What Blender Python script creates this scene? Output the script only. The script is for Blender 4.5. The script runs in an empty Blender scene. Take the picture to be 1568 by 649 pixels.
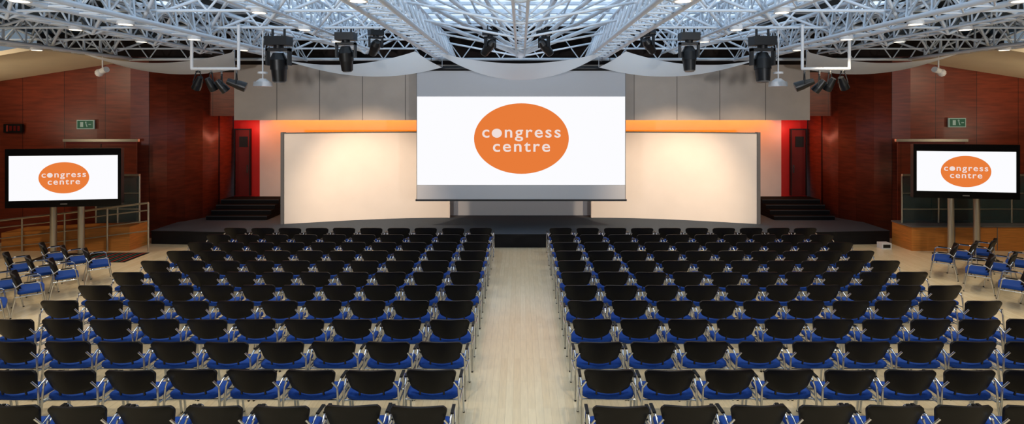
import bpy, math, random
from mathutils import Vector, Matrix, Euler
random.seed(4)
scene = bpy.context.scene
try:
    scene.view_settings.view_transform = 'Standard'
    scene.view_settings.look = 'None'
except Exception as e:
    print(e)

# ------------------------------------------------------------------ materials
def s2l(c):
    return tuple(((x/255.0)/12.92 if x/255.0 <= 0.04045 else (((x/255.0)+0.055)/1.055)**2.4) for x in c)

def mat(name, rgb, rough=0.5, metal=0.0, emis=None, es=0.0, spec=0.5, var=0.0, vscale=5.0, stretch=(1,1,1), bump=0.0):
    m = bpy.data.materials.new(name); m.use_nodes = True
    nt = m.node_tree; b = nt.nodes['Principled BSDF']
    c = s2l(rgb)
    b.inputs['Base Color'].default_value = (*c, 1)
    b.inputs['Roughness'].default_value = rough
    b.inputs['Metallic'].default_value = metal
    b.inputs['Specular IOR Level'].default_value = spec
    if emis is not None:
        b.inputs['Emission Color'].default_value = (*s2l(emis), 1)
        b.inputs['Emission Strength'].default_value = es
    if var > 0 or bump > 0:
        tc = nt.nodes.new('ShaderNodeTexCoord'); mp = nt.nodes.new('ShaderNodeMapping')
        mp.inputs['Scale'].default_value = stretch
        nz = nt.nodes.new('ShaderNodeTexNoise'); nz.inputs['Scale'].default_value = vscale
        nz.inputs['Detail'].default_value = 6
        nt.links.new(tc.outputs['Object'], mp.inputs['Vector'])
        nt.links.new(mp.outputs['Vector'], nz.inputs['Vector'])
        if var > 0:
            cr = nt.nodes.new('ShaderNodeValToRGB')
            cr.color_ramp.elements[0].position = 0.3; cr.color_ramp.elements[1].position = 0.7
            cr.color_ramp.elements[0].color = (*[x*(1-var) for x in c], 1)
            cr.color_ramp.elements[1].color = (*[min(1, x*(1+var)) for x in c], 1)
            nt.links.new(nz.outputs['Fac'], cr.inputs['Fac'])
            nt.links.new(cr.outputs['Color'], b.inputs['Base Color'])
        if bump > 0:
            bp = nt.nodes.new('ShaderNodeBump'); bp.inputs['Strength'].default_value = bump
            bp.inputs['Distance'].default_value = 0.02
            nt.links.new(nz.outputs['Fac'], bp.inputs['Height'])
            nt.links.new(bp.outputs['Normal'], b.inputs['Normal'])
    return m

def emat(name, rgb, s=1.0):
    m = bpy.data.materials.new(name); m.use_nodes = True
    nt = m.node_tree; nt.nodes.clear()
    e = nt.nodes.new('ShaderNodeEmission'); o = nt.nodes.new('ShaderNodeOutputMaterial')
    e.inputs['Color'].default_value = (*s2l(rgb), 1); e.inputs['Strength'].default_value = s
    nt.links.new(e.outputs[0], o.inputs[0])
    return m

def plank_mat(name, rgb, rgb2, mortar, bw, rh, rough, rot=0.0, axis='XY', grain=(1, 12, 1), msize=0.004, coat=0.0, lo=.82, hi=1.12):
    m = bpy.data.materials.new(name); m.use_nodes = True
    nt = m.node_tree; b = nt.nodes['Principled BSDF']
    tc = nt.nodes.new('ShaderNodeTexCoord'); mp = nt.nodes.new('ShaderNodeMapping')
    nt.links.new(tc.outputs['Object'], mp.inputs['Vector'])
    if axis == 'XZ':
        mp.inputs['Rotation'].default_value = (math.radians(-90), 0, 0)
    mp2 = nt.nodes.new('ShaderNodeMapping'); mp2.inputs['Rotation'].default_value = (0, 0, rot)
    nt.links.new(mp.outputs['Vector'], mp2.inputs['Vector'])
    br = nt.nodes.new('ShaderNodeTexBrick')
    br.inputs['Color1'].default_value = (*s2l(rgb), 1); br.inputs['Color2'].default_value = (*s2l(rgb2), 1)
    br.inputs['Mortar'].default_value = (*s2l(mortar), 1)
    br.inputs['Scale'].default_value = 1.0
    br.inputs['Brick Width'].default_value = bw; br.inputs['Row Height'].default_value = rh
    br.inputs['Mortar Size'].default_value = msize
    nt.links.new(mp2.outputs['Vector'], br.inputs['Vector'])
    mp3 = nt.nodes.new('ShaderNodeMapping'); mp3.inputs['Scale'].default_value = grain
    nt.links.new(mp2.outputs['Vector'], mp3.inputs['Vector'])
    nz = nt.nodes.new('ShaderNodeTexNoise'); nz.inputs['Scale'].default_value = 3; nz.inputs['Detail'].default_value = 8
    nt.links.new(mp3.outputs['Vector'], nz.inputs['Vector'])
    mr = nt.nodes.new('ShaderNodeMapRange'); mr.inputs['From Min'].default_value = .3; mr.inputs['From Max'].default_value = .7
    mr.inputs['To Min'].default_value = lo; mr.inputs['To Max'].default_value = hi
    nt.links.new(nz.outputs['Fac'], mr.inputs['Value'])
    mx = nt.nodes.new('ShaderNodeVectorMath'); mx.operation = 'SCALE'
    nt.links.new(br.outputs['Color'], mx.inputs[0]); nt.links.new(mr.outputs['Result'], mx.inputs['Scale'])
    nt.links.new(mx.outputs['Vector'], b.inputs['Base Color'])
    b.inputs['Roughness'].default_value = rough
    b.inputs['Coat Weight'].default_value = coat
    b.inputs['Coat Roughness'].default_value = 0.2
    return m

M_floor = plank_mat('pale_maple_floor', (250, 230, 190), (243, 220, 178), (218, 196, 156), 1.6, 0.11, 0.26, rot=math.radians(90), coat=0.5, grain=(1, 9, 1), msize=.002, lo=.93, hi=1.04)
M_woodwall = plank_mat('mahogany_panelling', (134, 56, 33), (118, 47, 27), (56, 22, 13), 30, 1.25, 0.36, rot=math.radians(90), axis='XZ', grain=(5, .5, 1), msize=0.008, lo=.65, hi=1.2)
M_oak = mat('oak_veneer', (206, 132, 60), 0.45, var=0.2, vscale=2, stretch=(1, 1, 14))
M_bulk = mat('beige_wall_panel', (184, 171, 158), 0.7, var=0.05, vscale=2)
M_cream = mat('cream_plaster', (228, 212, 180), 0.8, var=0.04, vscale=1.2)
M_whitewall = mat('white_plaster', (228, 214, 206), 0.8, var=0.03, vscale=2)
M_cyc = mat('white_cyclorama_paint', (250, 236, 220), 0.85, var=0.02, vscale=1.5)
M_red = mat('red_paint', (185, 18, 10), 0.5, var=0.08, vscale=3)
M_reddoor = mat('dark_red_door', (100, 14, 9), 0.4, var=0.1, vscale=3)
M_dark = mat('dark_void_paint', (44, 32, 26), 0.9, var=0.2, vscale=2)
M_roofdark = mat('dark_blue_roof_lining', (44, 60, 70), 0.85, var=0.4, vscale=1.3)
M_stage = mat('charcoal_stage_carpet', (58, 68, 78), 0.85, var=0.15, vscale=30, bump=.1)
M_stagefront = mat('stage_fascia_black', (22, 21, 23), 0.6, spec=.2)
M_stepcarpet = mat('black_step_carpet', (22, 20, 21), 0.95, spec=.1, var=.1, vscale=30)
M_nosing = mat('step_nosing', (48, 48, 50), 0.8)
M_steel = mat('painted_white_steel', (216, 225, 234), 0.45)
M_chrome = mat('chrome_tube', (215, 218, 222), 0.18, metal=1.0)
M_rail = mat('brushed_steel_rail', (205, 196, 178), 0.35, metal=0.85)
M_blackp = mat('black_chair_shell', (12, 10, 11), 0.45, spec=0.25)
M_blue = mat('blue_seat_fabric', (12, 66, 152), 0.9, var=0.12, vscale=60, bump=.15)
M_black = mat('black_metal', (14, 14, 15), 0.4)
M_blackgloss = mat('black_tv_bezel', (10, 10, 12), 0.2)
M_grey = mat('grey_frame', (110, 108, 106), 0.5)
M_screen = mat('projection_cloth', (190, 190, 192), 0.85)
M_white = mat('white_enamel', (232, 232, 232), 0.4)
M_img = emat('projected_white', (252, 252, 255), 1.0)
M_orange = emat('logo_orange', (232, 124, 58), 1.0)
M_logotext = emat('logo_text_white', (240, 222, 216), 1.0)
M_sky = emat('skylight_glass', (198, 222, 246), 1.6)
M_glow = emat('lamp_lens_glow', (255, 240, 210), 3.0)
M_green = mat('exit_sign_green', (16, 60, 44), 0.4, emis=(30, 130, 90), es=.15)
M_signwhite = mat('exit_sign_pictogram', (150, 170, 160), 0.4, emis=(200, 230, 215), es=.12)
M_seam = mat('panel_joint', (118, 110, 102), 0.8)
M_mat1 = mat('red_mat_stripe', (150, 50, 40), .9)
M_mat2 = mat('teal_mat_stripe', (40, 90, 80), .9)
M_glass = bpy.data.materials.new('tinted_glass'); M_glass.use_nodes = True
_b = M_glass.node_tree.nodes['Principled BSDF']
_b.inputs['Base Color'].default_value = (.05, .10, .10, 1); _b.inputs['Roughness'].default_value = .08
_b.inputs['Alpha'].default_value = .5
M_sail = bpy.data.materials.new('white_sail_canvas'); M_sail.use_nodes = True
nt = M_sail.node_tree; nt.nodes.clear()
d_ = nt.nodes.new('ShaderNodeBsdfDiffuse'); t_ = nt.nodes.new('ShaderNodeBsdfTranslucent'); x_ = nt.nodes.new('ShaderNodeMixShader'); o_ = nt.nodes.new('ShaderNodeOutputMaterial')
d_.inputs[0].default_value = (.92, .92, .90, 1); t_.inputs[0].default_value = (.95, .94, .91, 1); x_.inputs[0].default_value = .5
nt.links.new(d_.outputs[0], x_.inputs[1]); nt.links.new(t_.outputs[0], x_.inputs[2]); nt.links.new(x_.outputs[0], o_.inputs[0])

# ------------------------------------------------------------------ mesh builder
class MB:
    def __init__(s): s.v = []; s.f = []; s.m = []; s.mats = []; s.sm = []
    def mi(s, m):
        if m not in s.mats: s.mats.append(m)
        return s.mats.index(m)
    def add(s, vs, fs, m, smooth=False):
        o = len(s.v); i = s.mi(m)
        s.v += [tuple(v) for v in vs]
        for f in fs:
            s.f.append([o+k for k in f]); s.m.append(i); s.sm.append(smooth)
    def box(s, x0, x1, y0, y1, z0, z1, m, M=None):
        vs = [Vector((x, y, z)) for x in (x0, x1) for y in (y0, y1) for z in (z0, z1)]
        if M is not None: vs = [M @ v for v in vs]
        s.add(vs, [(0, 1, 3, 2), (4, 6, 7, 5), (0, 4, 5, 1), (2, 3, 7, 6), (0, 2, 6, 4), (1, 5, 7, 3)], m)
    def tube(s, a, b, r, m, n=6, r2=None, cap=True):
        a = Vector(a); b = Vector(b); d = (b-a)
        if d.length < 1e-6: return
        d.normalize(); r2 = r if r2 is None else r2
        up = Vector((0, 0, 1)) if abs(d.z) < .95 else Vector((1, 0, 0))
        x = d.cross(up).normalized(); y = d.cross(x)
        vs = []
        for k in range(n):
            t = 2*math.pi*k/n; o = x*math.cos(t)+y*math.sin(t)
            vs.append(a+o*r); vs.append(b+o*r2)
        fs = [(2*k, 2*k+1, (2*k+3) % (2*n), (2*k+2) % (2*n)) for k in range(n)]
        s.add(vs, fs, m, True)
        if cap:
            s.add([vs[2*k] for k in range(n)], [tuple(range(n))], m)
            s.add([vs[2*k+1] for k in range(n)], [tuple(reversed(range(n)))], m)
    def path(s, pts, r, m, n=6):
        for i in range(len(pts)-1): s.tube(pts[i], pts[i+1], r, m, n)
        for p in pts[1:-1]: s.ball(p, r*1.0, m, 6, 4)
    def ball(s, c, r, m, n=8, k=5):
        c = Vector(c); vs = []; fs = []
        for j in range(k+1):
            ph = math.pi*j/k
            for i in range(n):
                t = 2*math.pi*i/n
                vs.append(c+Vector((math.sin(ph)*math.cos(t), math.sin(ph)*math.sin(t), math.cos(ph)))*r)
        for j in range(k):
            for i in range(n):
                fs.append((j*n+i, (j+1)*n+i, (j+1)*n+(i+1) % n, j*n+(i+1) % n))
        s.add(vs, fs, m, True)
    def grid(s, fn, nu, nv, m, smooth=True):
        vs = [fn(i/nu, j/nv) for i in range(nu+1) for j in range(nv+1)]
        fs = [(i*(nv+1)+j, (i+1)*(nv+1)+j, (i+1)*(nv+1)+j+1, i*(nv+1)+j+1) for i in range(nu) for j in range(nv)]
        s.add(vs, fs, m, smooth)
    def mesh(s, name):
        me = bpy.data.meshes.new(name); me.from_pydata(s.v, [], s.f)
        for mm in s.mats: me.materials.append(mm)
        for p, i, q in zip(me.polygons, s.m, s.sm): p.material_index = i; p.use_smooth = q
        me.update(); return me
    def obj(s, name, loc=(0, 0, 0), rot=(0, 0, 0), parent=None):
        o = bpy.data.objects.new(name, s.mesh(name)); scene.collection.objects.link(o)
        o.location = loc; o.rotation_euler = rot
        if parent: o.parent = parent
        return o

def fix_normals(me):
    import bmesh
    bm = bmesh.new(); bm.from_mesh(me)
    bmesh.ops.recalc_face_normals(bm, faces=bm.faces); bm.to_mesh(me); bm.free()

# ------------------------------------------------------------------ room shell
b = MB(); b.box(-17.6, 17.6, -4, 22.5, -0.1, 0, M_floor); b.obj('floor')
prof = [(17.5, -4), (17.5, 17.7), (17.3, 18.0), (16, 18.15), (15, 18.25), (14, 18.35), (13, 18.5), (12.5, 18.68), (12.1, 19.0), (11.75, 19.45), (11.45, 20.0), (11.25, 20.7), (11.15, 21.6)]
def wall_y(x):
    x = abs(x)
    for (xa, ya), (xb, yb) in zip(prof[1:], prof[2:]):
        if xb <= x <= xa: return ya+(yb-ya)*(xa-x)/(xa-xb)
    return 18
for sx, nm in ((-1, 'left'), (1, 'right')):
    for seg, suffix in ((prof[:2], ''), (prof[1:8], '_timber'), (prof[7:], '_timber_return')):
        b = MB()
        for (xa, ya), (xb, yb) in zip(seg, seg[1:]):
            vs = []
            for (x, y) in ((xa, ya), (xb, yb)):
                zt = 7.2 if x > 17.4 else 6.1
                vs += [(sx*x, y, 0), (sx*x, y, zt), (sx*x+sx*.15, y+.15, 0), (sx*x+sx*.15, y+.15, zt)]
            b.add(vs, [(0, 4, 5, 1), (2, 3, 7, 6), (1, 5, 7, 3), (0, 2, 6, 4)], M_woodwall, suffix == '_timber_return')
        o = b.obj('wall_'+nm+suffix)
    b = MB()
    xs = [13.0, 14.4, 15.8, 17.5]
    for xa, xb in zip(xs, xs[1:]):
        vs = []
        for x in (xa, xb):
            for y in (14.9, 18.75):
                z = 5.87+(13.4-x)*.175
                vs += [(sx*x, y, z), (sx*x, y, z+.12)]
        b.add(vs, [(0, 2, 6, 4), (1, 5, 7, 3), (0, 4, 5, 1), (2, 3, 7, 6), (0, 1, 3, 2), (4, 6, 7, 5)], M_cream)
    o = b.obj('ceiling_soffit_'+nm); fix_normals(o.data)
b = MB(); b.box(-17.6, 17.6, -4.2, -4, 0, 7.2, M_cream); b.obj('wall_rear')
b = MB()
b.box(-10.1, 10.1, 21.5, 21.7, 0, 4.6, M_whitewall)
b.obj('wall_stage_back')
for sx, nm in ((-1, 'left'), (1, 'right')):
    b = MB(); x0, x1 = sorted((sx*10.1, sx*11.1)); b.box(x0, x1, 21.5, 21.7, 0, 4.6, M_red)
    b.obj('wall_red_alcove_'+nm)
    b = MB()
    x0, x1 = sorted((sx*10.45, sx*11.0))
    b.box(x0, x1, 21.43, 21.495, 1.02, 3.55, M_reddoor)
    b.box(x0-.04, x0, 21.38, 21.495, 1.02, 3.60, M_black); b.box(x1, x1+.04, 21.38, 21.495, 1.02, 3.60, M_black)
    b.box(x0, x1, 21.38, 21.495, 3.55, 3.60, M_black)
    xm = (x0+x1)/2
    b.box(xm-.12, xm+.2, 21.41, 21.43, 2.9, 3.3, M_black)
    b.box(xm-.2*sx-.02, xm-.2*sx+.02, 21.37, 21.43, 1.9, 2.2, M_chrome)
    b.obj('door_1' if sx < 0 else 'door_2')
b = MB(); b.box(-17.6, 17.6, 20.2, 20.35, 5.7, 7.2, M_dark); b.obj('wall_upper_back')
b = MB()
b.box(-9.7, 9.8, 18.8, 18.95, 3.97, 5.85, M_bulk)
b.box(-9.7, 9.8, 18.95, 21.5, 5.6, 5.7, M_dark)
b.box(-9.7, -9.6, 18.95, 21.5, 3.97, 5.7, M_bulk); b.box(9.7, 9.8, 18.95, 21.5, 3.97, 5.7, M_bulk)
for x in (-8.25, -6.8, -5.35, -3.9, 3.85, 5.3, 6.75, 8.3):
    b.box(x-.01, x+.01, 18.79, 18.8, 3.97, 5.85, M_seam)
b.obj('wall_bulkhead')
for sx, nm in ((-1, 'left'), (1, 'right')):
    b = MB(); x0, x1 = sorted((sx*9.85, sx*11.6)); b.box(x0, x1, 20.3, 21.5, 4.1, 6.1, M_woodwall)
    b.obj('wall_header_'+nm)

# stage
def arcy(x): return 17.4+.0035*x*x
b = MB(); N = 40; vs = []
for i in range(N+1):
    x = -11.9+23.8*i/N; y = arcy(x)
    yb = min(21.48, wall_y(x)-.03) if abs(x) > 11.1 else 21.48
    vs += [(x, y, 0), (x, y, .38), (x, y-.03, .38), (x, y-.03, .43), (x, yb, .43)]
for i in range(N):
    a = i*5; c = a+5
    b.add([vs[a+k] for k in range(5)]+[vs[c+k] for k in range(5)], [(0, 5, 6, 1), (1, 6, 7, 2), (2, 7, 8, 3)], M_stagefront)
    b.add([vs[a+3], vs[c+3], vs[c+4], vs[a+4]], [(0, 1, 2, 3)], M_stage)
for a in (0, N*5): b.add([vs[a], vs[a+1], vs[a+4], (vs[a][0], vs[a+4][1], 0)], [(0, 1, 2, 3)], M_stagefront)
o = b.obj('stage_platform'); fix_normals(o.data)
for sx in (-1, 1):
    b = MB()
    for k in range(4):
        x0, x1 = sorted((sx*(8.95), sx*(11.1)))
        y0 = 19.6+.32*k
        b.box(x0, x1, y0, 21.36, .435+.1425*k, .43+.1425*(k+1), M_stepcarpet)
        b.box(x0, x1, y0-.012, y0+.02, .43+.1425*(k+1)-.02, .43+.1425*(k+1)+.003, M_nosing)
    b.obj('stage_steps')

# cyclorama panels
for sx in (-1, 1):
    b = MB(); zt = 3.52
    pts = []
    for i in range(21):
        t = i/20; x = 8.1-(8.1-2.58)*t; y = 18.9+1.15*math.sin(t*math.pi/2)
        pts.append((sx*x, y))
    for (xa, ya), (xb, yb) in zip(pts, pts[1:]):
        b.add([(xa, ya, .432), (xb, yb, .432), (xb, yb, zt), (xa, ya, zt)], [(0, 1, 2, 3)], M_cyc, True)
        b.add([(xa, ya+.12, .432), (xb, yb+.12, .432), (xb, yb+.12, zt), (xa, ya+.12, zt)], [(0, 1, 2, 3)], M_grey, True)
        b.add([(xa, ya, zt), (xb, yb, zt), (xb, yb+.12, zt), (xa, ya+.12, zt)], [(0, 1, 2, 3)], M_grey)
        b.tube((xa, ya-.01, zt+.01), (xb, yb-.01, zt+.01), .022, M_grey)
    x, y = pts[0]
    b.box(x-.05, x+.05, y-.05, y+.16, .432, zt+.04, M_grey)
    x, y = pts[-1]
    b.box(x-.03, x+.03, y-.02, y+.12, .432, zt, M_cyc)
    b.obj('cyclorama_screen_wall')
b = MB(); b.box(-3.0, 3.0, 20.5, 20.6, .432, 3.5, M_screen); b.obj('wall_stage_centre')

# ------------------------------------------------------------------ screens with logo
SPC, OFF = 1.2, .012
def text_ob(body, w, xh, loc, parent, name):
    cu = bpy.data.curves.new(name, 'FONT'); cu.body = body; cu.size = 1; cu.space_character = SPC
    cu.offset = OFF; cu.align_x = 'CENTER'; cu.extrude = .002
    cu.materials.append(M_logotext)
    o = bpy.data.objects.new(name, cu); scene.collection.objects.link(o)
    bpy.context.view_layer.update()
    d = o.dimensions.x
    o.scale = (w/d, xh/.50, 1); o.rotation_euler = (math.radians(90), 0, 0); o.location = loc
    o.parent = parent
    return o, d, w/d
def txt_w(body):
    cu = bpy.data.curves.new('tmp', 'FONT'); cu.body = body; cu.size = 1; cu.space_character = SPC; cu.offset = OFF
    o = bpy.data.objects.new('tmp', cu); scene.collection.objects.link(o); bpy.context.view_layer.update()
    d = o.dimensions.x; bpy.data.objects.remove(o); return d
WO, WCO = txt_w('o'), txt_w('co')
def logo(parent, cx, cz, a, bb, y, k):
    m = MB(); n = 72
    m.add([(cx+a*math.cos(2*math.pi*i/n), y, cz+bb*math.sin(2*math.pi*i/n)) for i in range(n)], [tuple(range(n))], M_orange)
    m.obj('logo_disc', parent=parent)
    o, d, sc = text_ob('congress', 2.54*k, .265*k, (cx, y-.006, cz+.04*k), parent, 'logo_text_upper')
    xo = cx-1.27*k+(WCO-WO/2)*sc
    m = MB(); rx, rz = .165*k, .148*k
    m.add([(xo+rx*math.cos(2*math.pi*i/24), y-.010, cz+.04*k+.134*k+rz*math.sin(2*math.pi*i/24)) for i in range(24)], [tuple(range(24))], M_logotext)
    m.obj('logo_dot', parent=parent)
    text_ob('centre', 1.85*k, .265*k, (cx, y-.006, cz-.42*k), parent, 'logo_text_lower')

b = MB()
b.box(-3.37, 3.41, 18.0, 18.02, 1.42, 5.62, M_screen)
b.box(-3.40, 3.44, 17.97, 18.05, 1.36, 1.42, M_black)
b.box(-3.37, -3.355, 17.995, 18.0, 1.42, 5.62, M_grey); b.box(3.395, 3.41, 17.995, 18.0, 1.42, 5.62, M_grey)
b.tube((-3.4, 18.02, 5.66), (3.44, 18.02, 5.66), .08, M_black, 10)
for x in (-2.9, 2.9): b.tube((x, 18.02, 5.7), (x, 18.02, 7.08), .012, M_black)
scr = b.obj('projection_screen')
m = MB(); m.add([(-3.35, 17.99, 1.89), (3.39, 17.99, 1.89), (3.39, 17.99, 4.75), (-3.35, 17.99, 4.75)], [(0, 1, 2, 3)], M_img)
m.obj('projected_image', parent=scr)
logo(scr, .03, 3.39, 1.535, 1.143, 17.98, 1.0)

def tv(cx, cy, z0, z1, w, yaw, posts):
    b = MB(); h = z1-z0; hw = w/2
    b.box(-hw, hw, 0, .14, z0, z1, M_blackgloss)
    b.box(-hw+.0, hw, -.02, 0, z1-.20, z1, M_blackgloss)
    b.box(-hw, hw, -.02, 0, z0, z0+.2, M_blackgloss)
    b.box(-hw, -hw+.09, -.02, 0, z0+.2, z1-.2, M_blackgloss); b.box(hw-.09, hw, -.02, 0, z0+.2, z1-.2, M_blackgloss)
    b.box(-hw*.6, hw*.6, .14, .24, z0+.3, z1-.3, M_black)
    b.box(-.09, .09, -.024, -.02, z0+.07, z0+.10, M_grey)
    for px in posts:
        b.tube((px, .30, .03), (px, .30, z1-.4), .085, M_rail, 14)
    b.box(min(posts)-.35, max(posts)+.35, -.1, .6, 0, .04, M_black)
    b.box(min(posts)-.1, max(posts)+.1, .22, .34, z0+.4, z0+.55, M_black)
    o = b.obj('television_on_stand', (cx, cy, 0), (0, 0, yaw))
    m = MB(); m.add([(-hw+.09, -.005, z0+.2), (hw-.09, -.005, z0+.2), (hw-.09, -.005, z1-.2), (-hw+.09, -.005, z1-.2)], [(0, 1, 2, 3)], M_img)
    m.obj('television_picture', parent=o)
    logo(o, .0, (z0+z1)/2, .655, .45, -.012, .45)
tv(-13.15, 16.0, 1.52, 3.20, 3.0, math.radians(9), (-.46, .27))
tv(12.83, 16.0, 1.76, 3.32, 2.76, math.radians(-9), (-.22, .46))

# ------------------------------------------------------------------ side platforms
b = MB()
vs = [(-15.9, 17.0, 0), (-11.97, 17.0, 0), (-11.97, 17.0, .74), (-15.9, 17.0, .55), (-15.9, 17.9, 0), (-11.97, 17.9, 0), (-11.97, 17.9, .74), (-15.9, 17.9, .55)]
b.add(vs, [(0, 1, 2, 3), (4, 7, 6, 5), (0, 4, 5, 1), (3, 2, 6, 7), (1, 5, 6, 2), (0, 3, 7, 4)], M_oak)
b.obj('access_ramp')
b = MB(); b.box(11.98, 17.2, 17.0, 17.9, 0, .72, M_oak); b.box(11.95, 17.25, 16.97, 17.9, .72, .76, M_grey)
for x in (13.3, 14.6, 15.9): b.box(x-.01, x+.01, 16.99, 17.0, .02, .72, M_seam)
b.obj('side_platform')
for x0, x1 in ((-13.35, -11.98), (12.0, 16.6)):
    b = MB(); z0 = .77 if x0 > 0 else .76
    b.box(x0, x1, 17.45, 17.47, z0, 2.24, M_glass)
    b.box(x0, x1, 17.42, 17.50, 2.24, 2.30, M_rail)
    n = 2 if x0 < 0 else 4
    for i in range(n+1):
        x = x0+(x1-x0)*i/n; b.tube((x, 17.46, z0), (x, 17.46, 2.24), .028, M_rail, 8)
    for z in (1.2, 1.7): b.box(x0, x1, 17.44, 17.48, z-.012, z+.012, M_rail)
    b.obj('glass_balustrade')
b = MB()
def rl(x, z): return (x, 16.93, z)
for dz in (0, -.22, -.55, -.85):
    b.path([rl(-16.6, .86+dz if .86+dz > .05 else .05), rl(-13.6, 1.20+dz), rl(-11.35, 1.48+dz)], .032 if dz == 0 else .02, M_rail, 8)
for x, z in ((-11.35, 1.48), (-12.6, 1.33), (-13.9, 1.17), (-15.2, 1.02), (-16.4, .88)): b.tube(rl(x, 0), rl(x, z), .028, M_rail, 8)
b.obj('ramp_handrail')
b = MB()
b.box(-13.2, -11.2, 15.7, 16.75, 0, .012, M_stagefront)
for i in range(14):
    x = -13.1+i*.135
    b.box(x, x+.055, 15.72, 16.73, .012, .016, M_mat1 if i % 2 else M_mat2)
b.obj('striped_floor_mat')
for i, (xc, w) in enumerate(((-13.75, 2.3), (13.5, 2.2))):
    b = MB()
    y = min(wall_y(xc-w/2), wall_y(xc+w/2))-.055
    x0, x1 = xc-w/2, xc+w/2
    b.box(x0, x1, y, y+.05, .02, 3.2, M_woodwall)
    b.box(x0-.08, x1+.08, y-.04, y+.05, 3.28, 3.36, M_rail)
    b.box(x0, x1, y-.01, y+.05, 3.2, 3.28, M_reddoor)
    b.box(xc-.01, xc+.01, y-.01, y, .02, 3.2, M_black)
    for dx in (-.14, .14): b.box(xc+dx-.02, xc+dx+.02, y-.05, y, 1.5, 1.9, M_chrome)
    b.obj('door_%d' % (i+3))
for xc, zc in ((-14.3, 3.84), (14.35, 3.90)):
    y = min(wall_y(xc-.25), wall_y(xc+.25))-.06
    b = MB(); b.box(xc-.28, xc+.28, y, y+.05, zc-.15, zc+.15, M_signwhite); b.box(xc-.255, xc+.255, y-.005, y, zc-.125, zc+.125, M_green)
    b.box(xc-.16, xc-.06, y-.008, y-.005, zc-.08, zc+.08, M_signwhite)
    b.ball((xc+.03, y-.005, zc+.07), .028, M_signwhite)
    b.tube((xc+.03, y-.008, zc+.05), (xc+.07, y-.008, zc-.08), .016, M_signwhite)
    b.tube((xc+.12, y-.008, zc), (xc+.2, y-.008, zc), .014, M_signwhite)
    b.obj('fire_exit_sign')
b = MB(); y = 18.0; b.box(-16.75, -16.15, y-.02, y+.05, 3.58, 3.86, M_black)
b.box(-16.65, -16.6, y-.03, y-.02, 3.62, 3.82, M_mat1)
for k in range(3): b.box(-16.55+k*.13, -16.47+k*.13, y-.03, y-.02, 3.64, 3.80, M_reddoor)
b.obj('unlit_exit_sign')

# ------------------------------------------------------------------ roof
b = MB()
for sx in (-1, 1):
    x0, x1 = sorted((sx*7.2, sx*17.6)); b.box(x0, x1, -4, 20.3, 7.1, 7.2, M_roofdark)
b.box(-7.2, 7.2, 18.0, 20.3, 7.1, 7.2, M_dark); b.box(-7.2, 7.2, -4, -1, 7.1, 7.2, M_roofdark)
b.obj('ceiling')
b = MB(); b.add([(-7.2, -1, 7.15), (7.2, -1, 7.15), (7.2, 18.0, 7.15), (-7.2, 18.0, 7.15)], [(0, 3, 2, 1)], M_sky)
for i in range(19): x = -7.2+.8*i; b.box(x-.05, x+.05, -1, 18.0, 7.04, 7.12, M_steel)
for i in range(19): y = -1+i*1.03; b.box(-7.2, 7.2, y-.05, y+.05, 7.04, 7.12, M_steel)
b.obj('window_skylight')
for sx in (-1, 1):
    b = MB()
    for j in range(7):
        y0 = 1+j*2.2
        for (xa, xb) in ((8.4, 9.4), (14.0, 15.0)):
            x0, x1 = sorted((sx*xa, sx*xb))
            b.add([(x0, y0, 7.09), (x1, y0, 7.09), (x1, y0+1.3, 7.09), (x0, y0+1.3, 7.09)], [(0, 3, 2, 1)], M_sky)
            b.box(x0-.04, x0, y0-.04, y0+1.34, 7.04, 7.1, M_steel); b.box(x1, x1+.04, y0-.04, y0+1.34, 7.04, 7.1, M_steel)
    b.obj('window_rooflights_'+('left' if sx < 0 else 'right'))

# space frame
b = MB()
T = lambda a, c, r=.03: b.tube(a, c, r, M_steel, 5, cap=False)
beams = [-15.6, -12.9, -10.1, -7.4, -4.9, -2.4, 2.4, 4.9, 7.4, 10.1, 12.9, 15.6]
Y0, Y1 = 2.0, 18.5
for X in beams:
    big = abs(abs(X)-2.4) < .1 or abs(abs(X)-7.4) < .1 or abs(abs(X)-12.9) < .1
    zl = 5.98 if big else 6.2; w = .28 if big else .2; zt = zl+.75; r = .052 if big else .036
    if abs(X) > 13.5: zl = 6.3
    yend = 18.5 if abs(X) < 12 else (14.8 if abs(X) > 13 else 18.0)
    T((X-w, Y0, zl), (X-w, yend, zl), r); T((X+w, Y0, zl), (X+w, yend, zl), r); T((X, Y0, zt), (X, yend, zt), r)
    n = int((yend-Y0)/.62); dy = (yend-Y0)/n
    for i in range(n):
        ya = Y0+i*dy; ym = ya+dy/2; yb = ya+dy
        for s in (-w, w):
            T((X+s, ya, zl), (X, ym, zt), .022); T((X, ym, zt), (X+s, yb, zl), .022)
        T((X-w, ya, zl), (X+w, ya, zl), .022); T((X-w, ya, zl), (X+w, yb, zl), .016)
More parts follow.
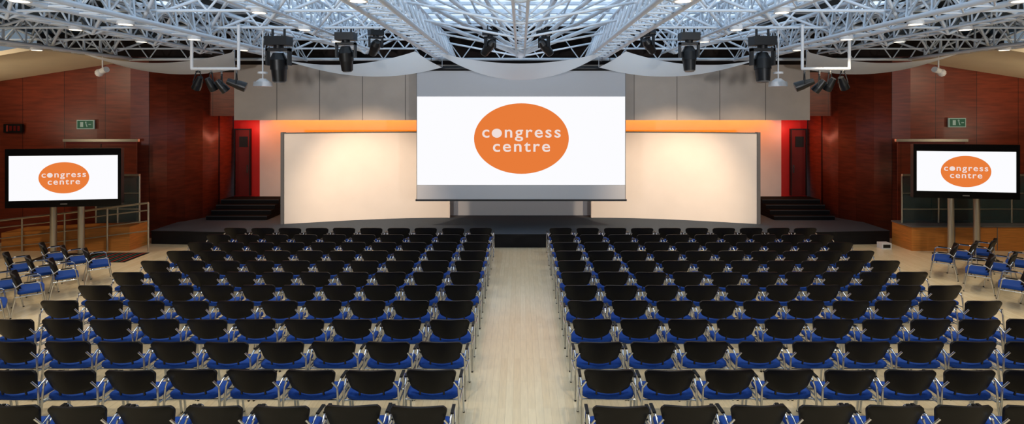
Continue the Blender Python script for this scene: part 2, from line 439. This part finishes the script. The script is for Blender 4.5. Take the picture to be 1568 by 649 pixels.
for Y in (4.3, 6.5, 8.7, 10.9, 13.1, 15.3, 17.5):
    T((-15.6, Y, 6.98), (15.6, Y, 6.98), .035)
    for xa, xb in zip(beams, beams[1:]):
        if xb-xa > 4: continue
        xm = (xa+xb)/2
        T((xa, Y, 6.25), (xb, Y, 6.25), .03)
        n = 4; dx = (xb-xa)/n
        for i in range(n):
            T((xa+i*dx, Y, 6.25 if i % 2 == 0 else 6.98), (xa+(i+1)*dx, Y, 6.98 if i % 2 == 0 else 6.25), .024)
        for dY in (-1.1, 1.1):
            T((xa, Y, 6.1), (xm, Y+dY, 6.98), .036); T((xb, Y, 6.1), (xm, Y+dY, 6.98), .036)
    T((-2.4, Y, 6.45), (0, Y, 6.0), .03); T((2.4, Y, 6.45), (0, Y, 6.0), .03)
    if Y < 17:
        for xt in (-2.4, -1.2, 1.2, 2.4): T((0, Y, 6.03), (xt, Y-.7, 7.0), .028)
for xt in (-3.6, -2.5, -1.7, -.85, 0, .85, 1.7, 2.5, 3.6):
    T((0, 17.2, 6.02), (xt, 13.4, 7.0), .062)
for sx in (-1, 1):
    for xt in (4.9, 6.2, 7.4, 8.8, 10.1): T((sx*4.9, 17.0, 6.15), (sx*xt, 12.4, 7.0), .045)
b.ball((0, 17.2, 6.02), .12, M_steel)
for x in (-1.2, 0, 1.2): T((x, Y0, 6.98), (x, 18.5, 6.98), .03)
for x in (-.12, .12): T((x, Y0, 6.03), (x, 18.0, 6.03), .035)
for i in range(28):
    y = 2+i*.57; T((-.12, y, 6.03), (.12, y+.57, 6.03), .014); T((0.12, y, 6.03), (0, y+.28, 6.98), .016)
for x in [xx/2 for xx in range(-30, 31, 5)]:
    if abs(x) > 3: T((x, Y0, 6.98), (x, 18.4, 6.98), .028)
T((-13, 18.45, 6.0), (13, 18.45, 6.0), .05); T((-13, 18.45, 6.9), (13, 18.45, 6.9), .04)
for i in range(40): x = -13+i*.65; T((x, 18.45, 6.0 if i % 2 else 6.9), (x+.65, 18.45, 6.9 if i % 2 else 6.0), .02)
b.obj('roof_space_frame')

b = MB()
for sx in (-1, 1):
    b.tube((sx*11.4, 3, 6.75), (sx*11.4, 18.3, 6.75), .22, M_roofdark, 12)
b.obj('ventilation_duct')

b = MB(); dl = []
for X in (-12.9, -10.1, -7.4, -4.9, -2.4, 2.4, 4.9, 7.4, 10.1, 12.9):
    for Y in (6.0, 8.2, 10.4, 12.6, 14.8):
        if abs(X) < 3 and Y > 9: continue
        zl = 5.9 if abs(X) in (12.9, 7.4, 2.4) else 6.12
        b.tube((X, Y, zl+.18), (X, Y, zl), .11, M_white, 12, r2=.15)
        n = 12; b.add([(X+.12*math.cos(2*math.pi*k/n), Y+.12*math.sin(2*math.pi*k/n), zl-.002) for k in range(n)], [tuple(reversed(range(n)))], M_glow)
        dl.append((X, Y, zl))
b.obj('truss_downlight')

# sails
def sail(A, B, C, sn, sf, nm='fabric_sail'):
    b = MB(); A, B, C = Vector(A), Vector(B), Vector(C)
    def fn(s, t):
        n = A.lerp(B, s); n.z -= sn*4*s*(1-s)
        f = A.lerp(C, s); f.z -= sf*4*s*(1-s)
        p = n.lerp(f, t); p.z -= .03*math.sin(math.pi*t); return p
    b.grid(fn, 24, 6, M_sail)
    b.tube(B, (B.x, B.y, 6.3), .012, M_chrome); b.tube(C, (C.x, C.y, 6.3), .012, M_chrome); b.tube(A, (A.x, A.y, 6.3), .012, M_chrome)
    b.obj(nm)
b = MB()
def fn(s, t):
    u = 2*s-1; w = max(0, 1-u*u)
    return Vector((2.5*u, 16.5+(t-.5)*1.7*w**.5, 6.02-(.40+(t)*.37)*w))
b.grid(fn, 32, 6, M_sail)
for x in (-2.5, 2.5): b.tube((x, 16.5, 6.02), (x, 16.5, 6.5), .012, M_chrome)
b.obj('fabric_sail')
for sx in (-1, 1):
    sail((sx*6.93, 16.5, 5.79), (sx*3.0, 15.8, 5.98), (sx*2.4, 17.0, 5.62), .25, .38)
    sail((sx*12.95, 16.5, 5.99), (sx*8.2, 15.9, 5.98), (sx*8.75, 17.0, 5.56), .30, .35)

# ------------------------------------------------------------------ theatre lights
def moving_head(loc, sc, tilt, pan=0):
    b = MB()
    b.box(-.28, .28, -.2, .2, -.22, 0, M_black)
    b.tube((-.15, 0, .0), (-.15, 0, .2), .03, M_black); b.tube((.15, 0, 0), (.15, 0, .2), .03, M_black)
    b.tube((0, 0, -.22), (0, 0, -.3), .12, M_black, 12)
    b.box(-.3, .3, -.08, .08, -.36, -.28, M_black)
    for x in (-.3, .25): b.box(x, x+.05, -.08, .08, -.72, -.3, M_black)
    R = Matrix.Translation((0, 0, -.62)) @ Matrix.Rotation(tilt, 4, 'X')
    def P(x, y, z): return R @ Vector((x, y, z))
    b.tube(P(0, 0, .22), P(0, 0, .05), .13, M_black, 14, r2=.21)
    b.tube(P(0, 0, .05), P(0, 0, -.2), .21, M_black, 14)
    b.tube(P(0, 0, -.2), P(0, 0, -.5), .19, M_black, 14, r2=.165)
    b.tube(P(0, 0, -.5), P(0, 0, -.53), .14, M_grey, 14)
    o = b.obj('moving_head_stage_light', loc, (0, 0, pan)); o.scale = (sc, sc, sc)
moving_head((-6.1, 14, 6.15), 1.0, .1); moving_head((6.1, 14, 6.15), 1.0, -.1)
moving_head((-4.4, 14, 6.25), .85, .25); moving_head((4.25, 14, 6.25), .85, -.1)
moving_head((-3.7, 14.2, 6.35), .62, .9, .6); moving_head((3.25, 14.2, 6.4), .62, .9, -.8)
moving_head((-.8, 14.6, 6.4), .62, .8, .9); moving_head((.62, 14.6, 6.4), .62, .8, -.9)

def par(b, p, d, L=.32, r=.1):
    p = Vector(p); d = Vector(d).normalized()
    b.tube(p-d*L*.5, p+d*L*.15, r*.62, M_black, 12, r2=r)
    b.tube(p+d*L*.15, p+d*L*.5, r, M_black, 12, r2=r*1.05)
    b.tube(p+d*L*.5, p+d*(L*.5+.005), r*.85, M_grey, 12)
    s = d.cross(Vector((0, 0, 1))).normalized()
    for q in (-1, 1): b.tube(p+s*r*1.2*q, p+Vector((0, 0, .26))+s*r*.4*q, .012, M_black)
    b.tube(p+s*r*.5+Vector((0, 0, .26)), p-s*r*.5+Vector((0, 0, .26)), .02, M_black)
    b.tube(p+Vector((0, 0, .24)), p+Vector((0, 0, .36)), .02, M_grey)
for sx in (-1, 1):
    b = MB()
    z = 5.27
    b.path([(sx*7.7, 13, 6.5), (sx*7.7, 13, z), (sx*6.6, 13, z), (sx*6.6, 13, 6.3)], .035, M_white, 8)
    par(b, (sx*7.55, 13, z-.33), (sx*.5, .3, -.8)); par(b, (sx*7.25, 13, z-.36), (sx*-.3, .5, -.9))
    par(b, (sx*7.0, 13, z-.40), (sx*-.5, .4, -.8)); par(b, (sx*6.65, 13, z-.36), (sx*-.9, .3, -.35), .42, .11)
    b.obj('spotlight_bar')
    b = MB(); x = sx*6.5
    b.tube((x, 14, 4.96), (x, 14, 6.3), .018, M_white); b.tube((x, 14, 5.02), (x, 14, 5.1), .17, M_white, 16, r2=.07)
    b.tube((x, 14, 4.90), (x, 14, 5.02), .23, M_white, 16, r2=.21); b.tube((x, 14, 5.22), (x, 14, 5.27), .12, M_white, 12)
    b.obj('hanging_pendant_lamp')
    b = MB(); x = sx*12.8
    b.tube((x, 17, 5.98), (x, 17, 5.6), .02, M_white); b.tube((x-.2*sx, 16.9, 5.55), (x+.12*sx, 17.05, 5.48), .09, M_white, 10)
    b.ball((x+.1*sx, 17.0, 5.45), .12, M_white)
    b.obj('security_camera')

# ------------------------------------------------------------------ chairs
def chair_mesh():
    b = MB()
    def back(off):
        def fn(s, t):
            u = 2*s-1
            h = .268+.062*min(1, t*1.25)
            if t > .78: h *= math.sqrt(max(0, 1-((t-.78)/.22)**2.6*.24))
            if t < .2: h *= math.sqrt(max(0, 1-((.2-t)/.2)**2.4*.30))
            z = .515+.35*t - .02*abs(u)**3*(t) + .02*abs(u)**3*(1-t)
            y = -.20-.10*t+.07*u*u
            return Vector((u*h, y+off, z))
        return fn
    nu, nv = 12, 12
    f0, f1 = back(0), back(.035)
    b.grid(f0, nu, nv, M_blackp); b.grid(f1, nu, nv, M_blackp)
    for j in range(nv):
        for s in (0, 1):
            b.add([f0(s, j/nv), f0(s, (j+1)/nv), f1(s, (j+1)/nv), f1(s, j/nv)], [(0, 1, 2, 3)], M_blackp, True)
    for i in range(nu):
        for t in (0, 1):
            b.add([f0(i/nu, t), f0((i+1)/nu, t), f1((i+1)/nu, t), f1(i/nu, t)], [(0, 1, 2, 3)], M_blackp, True)
    n = 32; rings = []
    def ring(k, z):
        pts = []
        for i in range(n):
            t = 2*math.pi*i/n; c, s = math.cos(t), math.sin(t)
            x = math.copysign(abs(c)**.32, c)*.345*k; y = math.copysign(abs(s)**.32, s)*.22*k
            x *= 1-.03*(y/.24)
            zz = z-.05*max(0, (y-.14)/.1)*.6+.02*(abs(x)/.34)**2
            pts.append(Vector((x, y+.05, zz)))
        return pts
    for k, z in ((.86, .405), (.98, .418), (1.0, .445), (.985, .468), (.93, .482), (.6, .478), (.2, .474)): rings.append(ring(k, z))
    vs = [p for r in rings for p in r]
    fl = []; fb = []
    for r in range(len(rings)-1):
        for i in range(n):
            (fb if r >= 1 else fl).append((r*n+i, r*n+(i+1) % n, (r+1)*n+(i+1) % n, (r+1)*n+i))
    b.add(vs, fb+[tuple(range((len(rings)-1)*n, len(rings)*n))], M_blue, True)
    b.add(vs, fl+[tuple(reversed(range(n)))], M_blackp, True)
    for s in (-1, 1):
        b.tube((s*.16, -.13, .42), (s*.16, -.185, .60), .014, M_black, 6)
        b.path([(s*.375, -.27, .0), (s*.372, -.20, .35), (s*.355, -.19, .60), (s*.30, -.235, .70)], .015, M_chrome, 6)
        b.path([(s*.375, .30, .0), (s*.372, .22, .50), (s*.37, .20, .62), (s*.368, .16, .655), (s*.365, -.10, .665), (s*.355, -.19, .60)], .015, M_chrome, 6)
        b.tube((s*.372, -.20, .40), (s*.372, .235, .40), .012, M_chrome, 6)
        b.box(s*.37-.02, s*.37+.02, -.06, .14, .668, .685, M_blackp)
        for y in (-.27, .30): b.tube((s*.375, y, 0), (s*.375, y, .02), .017, M_blackp, 6)
    for y in (-.12, .16): b.tube((-.372, y, .40), (.372, y, .40), .011, M_chrome, 6)
    me = b.mesh('conference_chair'); fix_normals(me); return me
cm = chair_mesh(); cc = bpy.data.collections.new('conference_chairs'); scene.collection.children.link(cc)
def chair(x, y, r=0, z=0):
    o = bpy.data.objects.new('conference_chair', cm); cc.objects.link(o)
    o.location = (x, y, z); o.rotation_euler = (0, 0, r)
rows = [3.43*850/455*.999 + .894*i for i in range(12)]
for i, y in enumerate(rows):
    for c in range(10):
        for sx in (-1, 1):
            chair(sx*(1.18+.8*c)+random.uniform(-.012, .012), y+.29+random.uniform(-.015, .015), random.uniform(-.03, .03))
L = [(-12.3, 14.5), (-11.5, 14.2), (-10.7, 13.9), (-12.3, 13.5), (-11.5, 13.2), (-10.75, 12.95), (-12.2, 12.5), (-11.45, 12.2), (-10.7, 11.95), (-11.4, 11.2), (-10.6, 10.95), (-10.6, 9.95)]
for x, y in L: chair(x+.1, y, math.radians(-48)+random.uniform(-.08, .08))
R = [(11.0, 14.4), (11.75, 14.7), (12.5, 15.0), (11.0, 13.3), (11.75, 13.55), (12.5, 13.9), (10.85, 12.2), (11.6, 12.4), (12.3, 12.7), (10.9, 11.1)]
for x, y in R: chair(x, y, math.radians(48)+random.uniform(-.08, .08))
b = MB(); b.box(11.2, 11.5, 17.2, 17.45, 0, .18, M_white); b.box(11.24, 11.46, 17.19, 17.2, .04, .14, M_black); b.obj('floor_socket_box')

# ------------------------------------------------------------------ lights
def spot(loc, tgt, e, col, size, blend=.6, rad=.12, nm='stage_wash_light'):
    l = bpy.data.lights.new(nm, 'SPOT'); l.energy = e; l.color = col; l.spot_size = math.radians(size); l.spot_blend = blend; l.shadow_soft_size = rad
    o = bpy.data.objects.new(nm, l); scene.collection.objects.link(o); o.location = loc
    o.rotation_euler = (Vector(tgt)-Vector(loc)).to_track_quat('-Z', 'Y').to_euler()
def area(loc, tgt, e, col, sx, sy, nm):
    l = bpy.data.lights.new(nm, 'AREA'); l.shape = 'RECTANGLE'; l.size = sx; l.size_y = sy; l.energy = e; l.color = col
    o = bpy.data.objects.new(nm, l); scene.collection.objects.link(o); o.location = loc
    o.rotation_euler = (Vector(tgt)-Vector(loc)).to_track_quat('-Z', 'Y').to_euler()
for sx in (-1, 1):
    spot((sx*5.4, 14.6, 5.5), (sx*5.0, 19.5, .9), 1350, (1, .76, .55), 62, .8)
    spot((sx*8.2, 14.2, 5.6), (sx*7.2, 19.2, 1.4), 480, (1, .76, .56), 56)
    area((sx*6.6, 20.7, 4.35), (sx*6.6, 21.5, 3.3), 100, (1, .24, .0), 6.6, .15, 'orange_batten_light')
    l = bpy.data.lights.new('red_alcove_lamp', 'POINT'); l.energy = 16; l.color = (1, .3, .2); l.shadow_soft_size = .1
    o = bpy.data.objects.new('red_alcove_lamp', l); scene.collection.objects.link(o); o.location = (sx*10.25, 20.9, 3.6)
    spot((sx*14.5, 12.5, 5.7), (sx*14.5, 18.3, 2.8), 250, (1, .80, .58), 120, 1, nm='wall_wash_lamp')
    spot((sx*16.4, 14.0, 3.2), (sx*15.0, 17.2, 5.6), 200, (1, .84, .62), 80, 1, nm='added_soffit_fill')  # added spot outside the view, brightens the cream soffit
    spot((sx*6.5, -1.0, 3.6), (sx*5.0, 15, 7.4), 2500, (.96, .97, 1), 70, .8, .3, 'added_front_fill')  # unseen fill added behind the camera, lights trusses and sails from the front
for i, (x, y, z) in enumerate(dl):
    if i % 2 == 0:
        spot((x, y, z-.05), (x, y, 0), 240, (1, .85, .62), 108, 1, .08, 'downlight_lamp')

w = bpy.data.worlds.new('world'); scene.world = w; w.use_nodes = True
w.node_tree.nodes['Background'].inputs[0].default_value = (.5, .65, .8, 1); w.node_tree.nodes['Background'].inputs[1].default_value = .3

# ------------------------------------------------------------------ camera
cd = bpy.data.cameras.new('camera'); cam = bpy.data.objects.new('camera', cd); scene.collection.objects.link(cam)
cam.location = (0, 0, 4.28); cam.rotation_euler = (math.radians(90), 0, 0)
cd.sensor_width = 36; cd.lens = 36*850/1568
cd.shift_x = -13/1568; cd.shift_y = -154.5/1568
scene.camera = cam
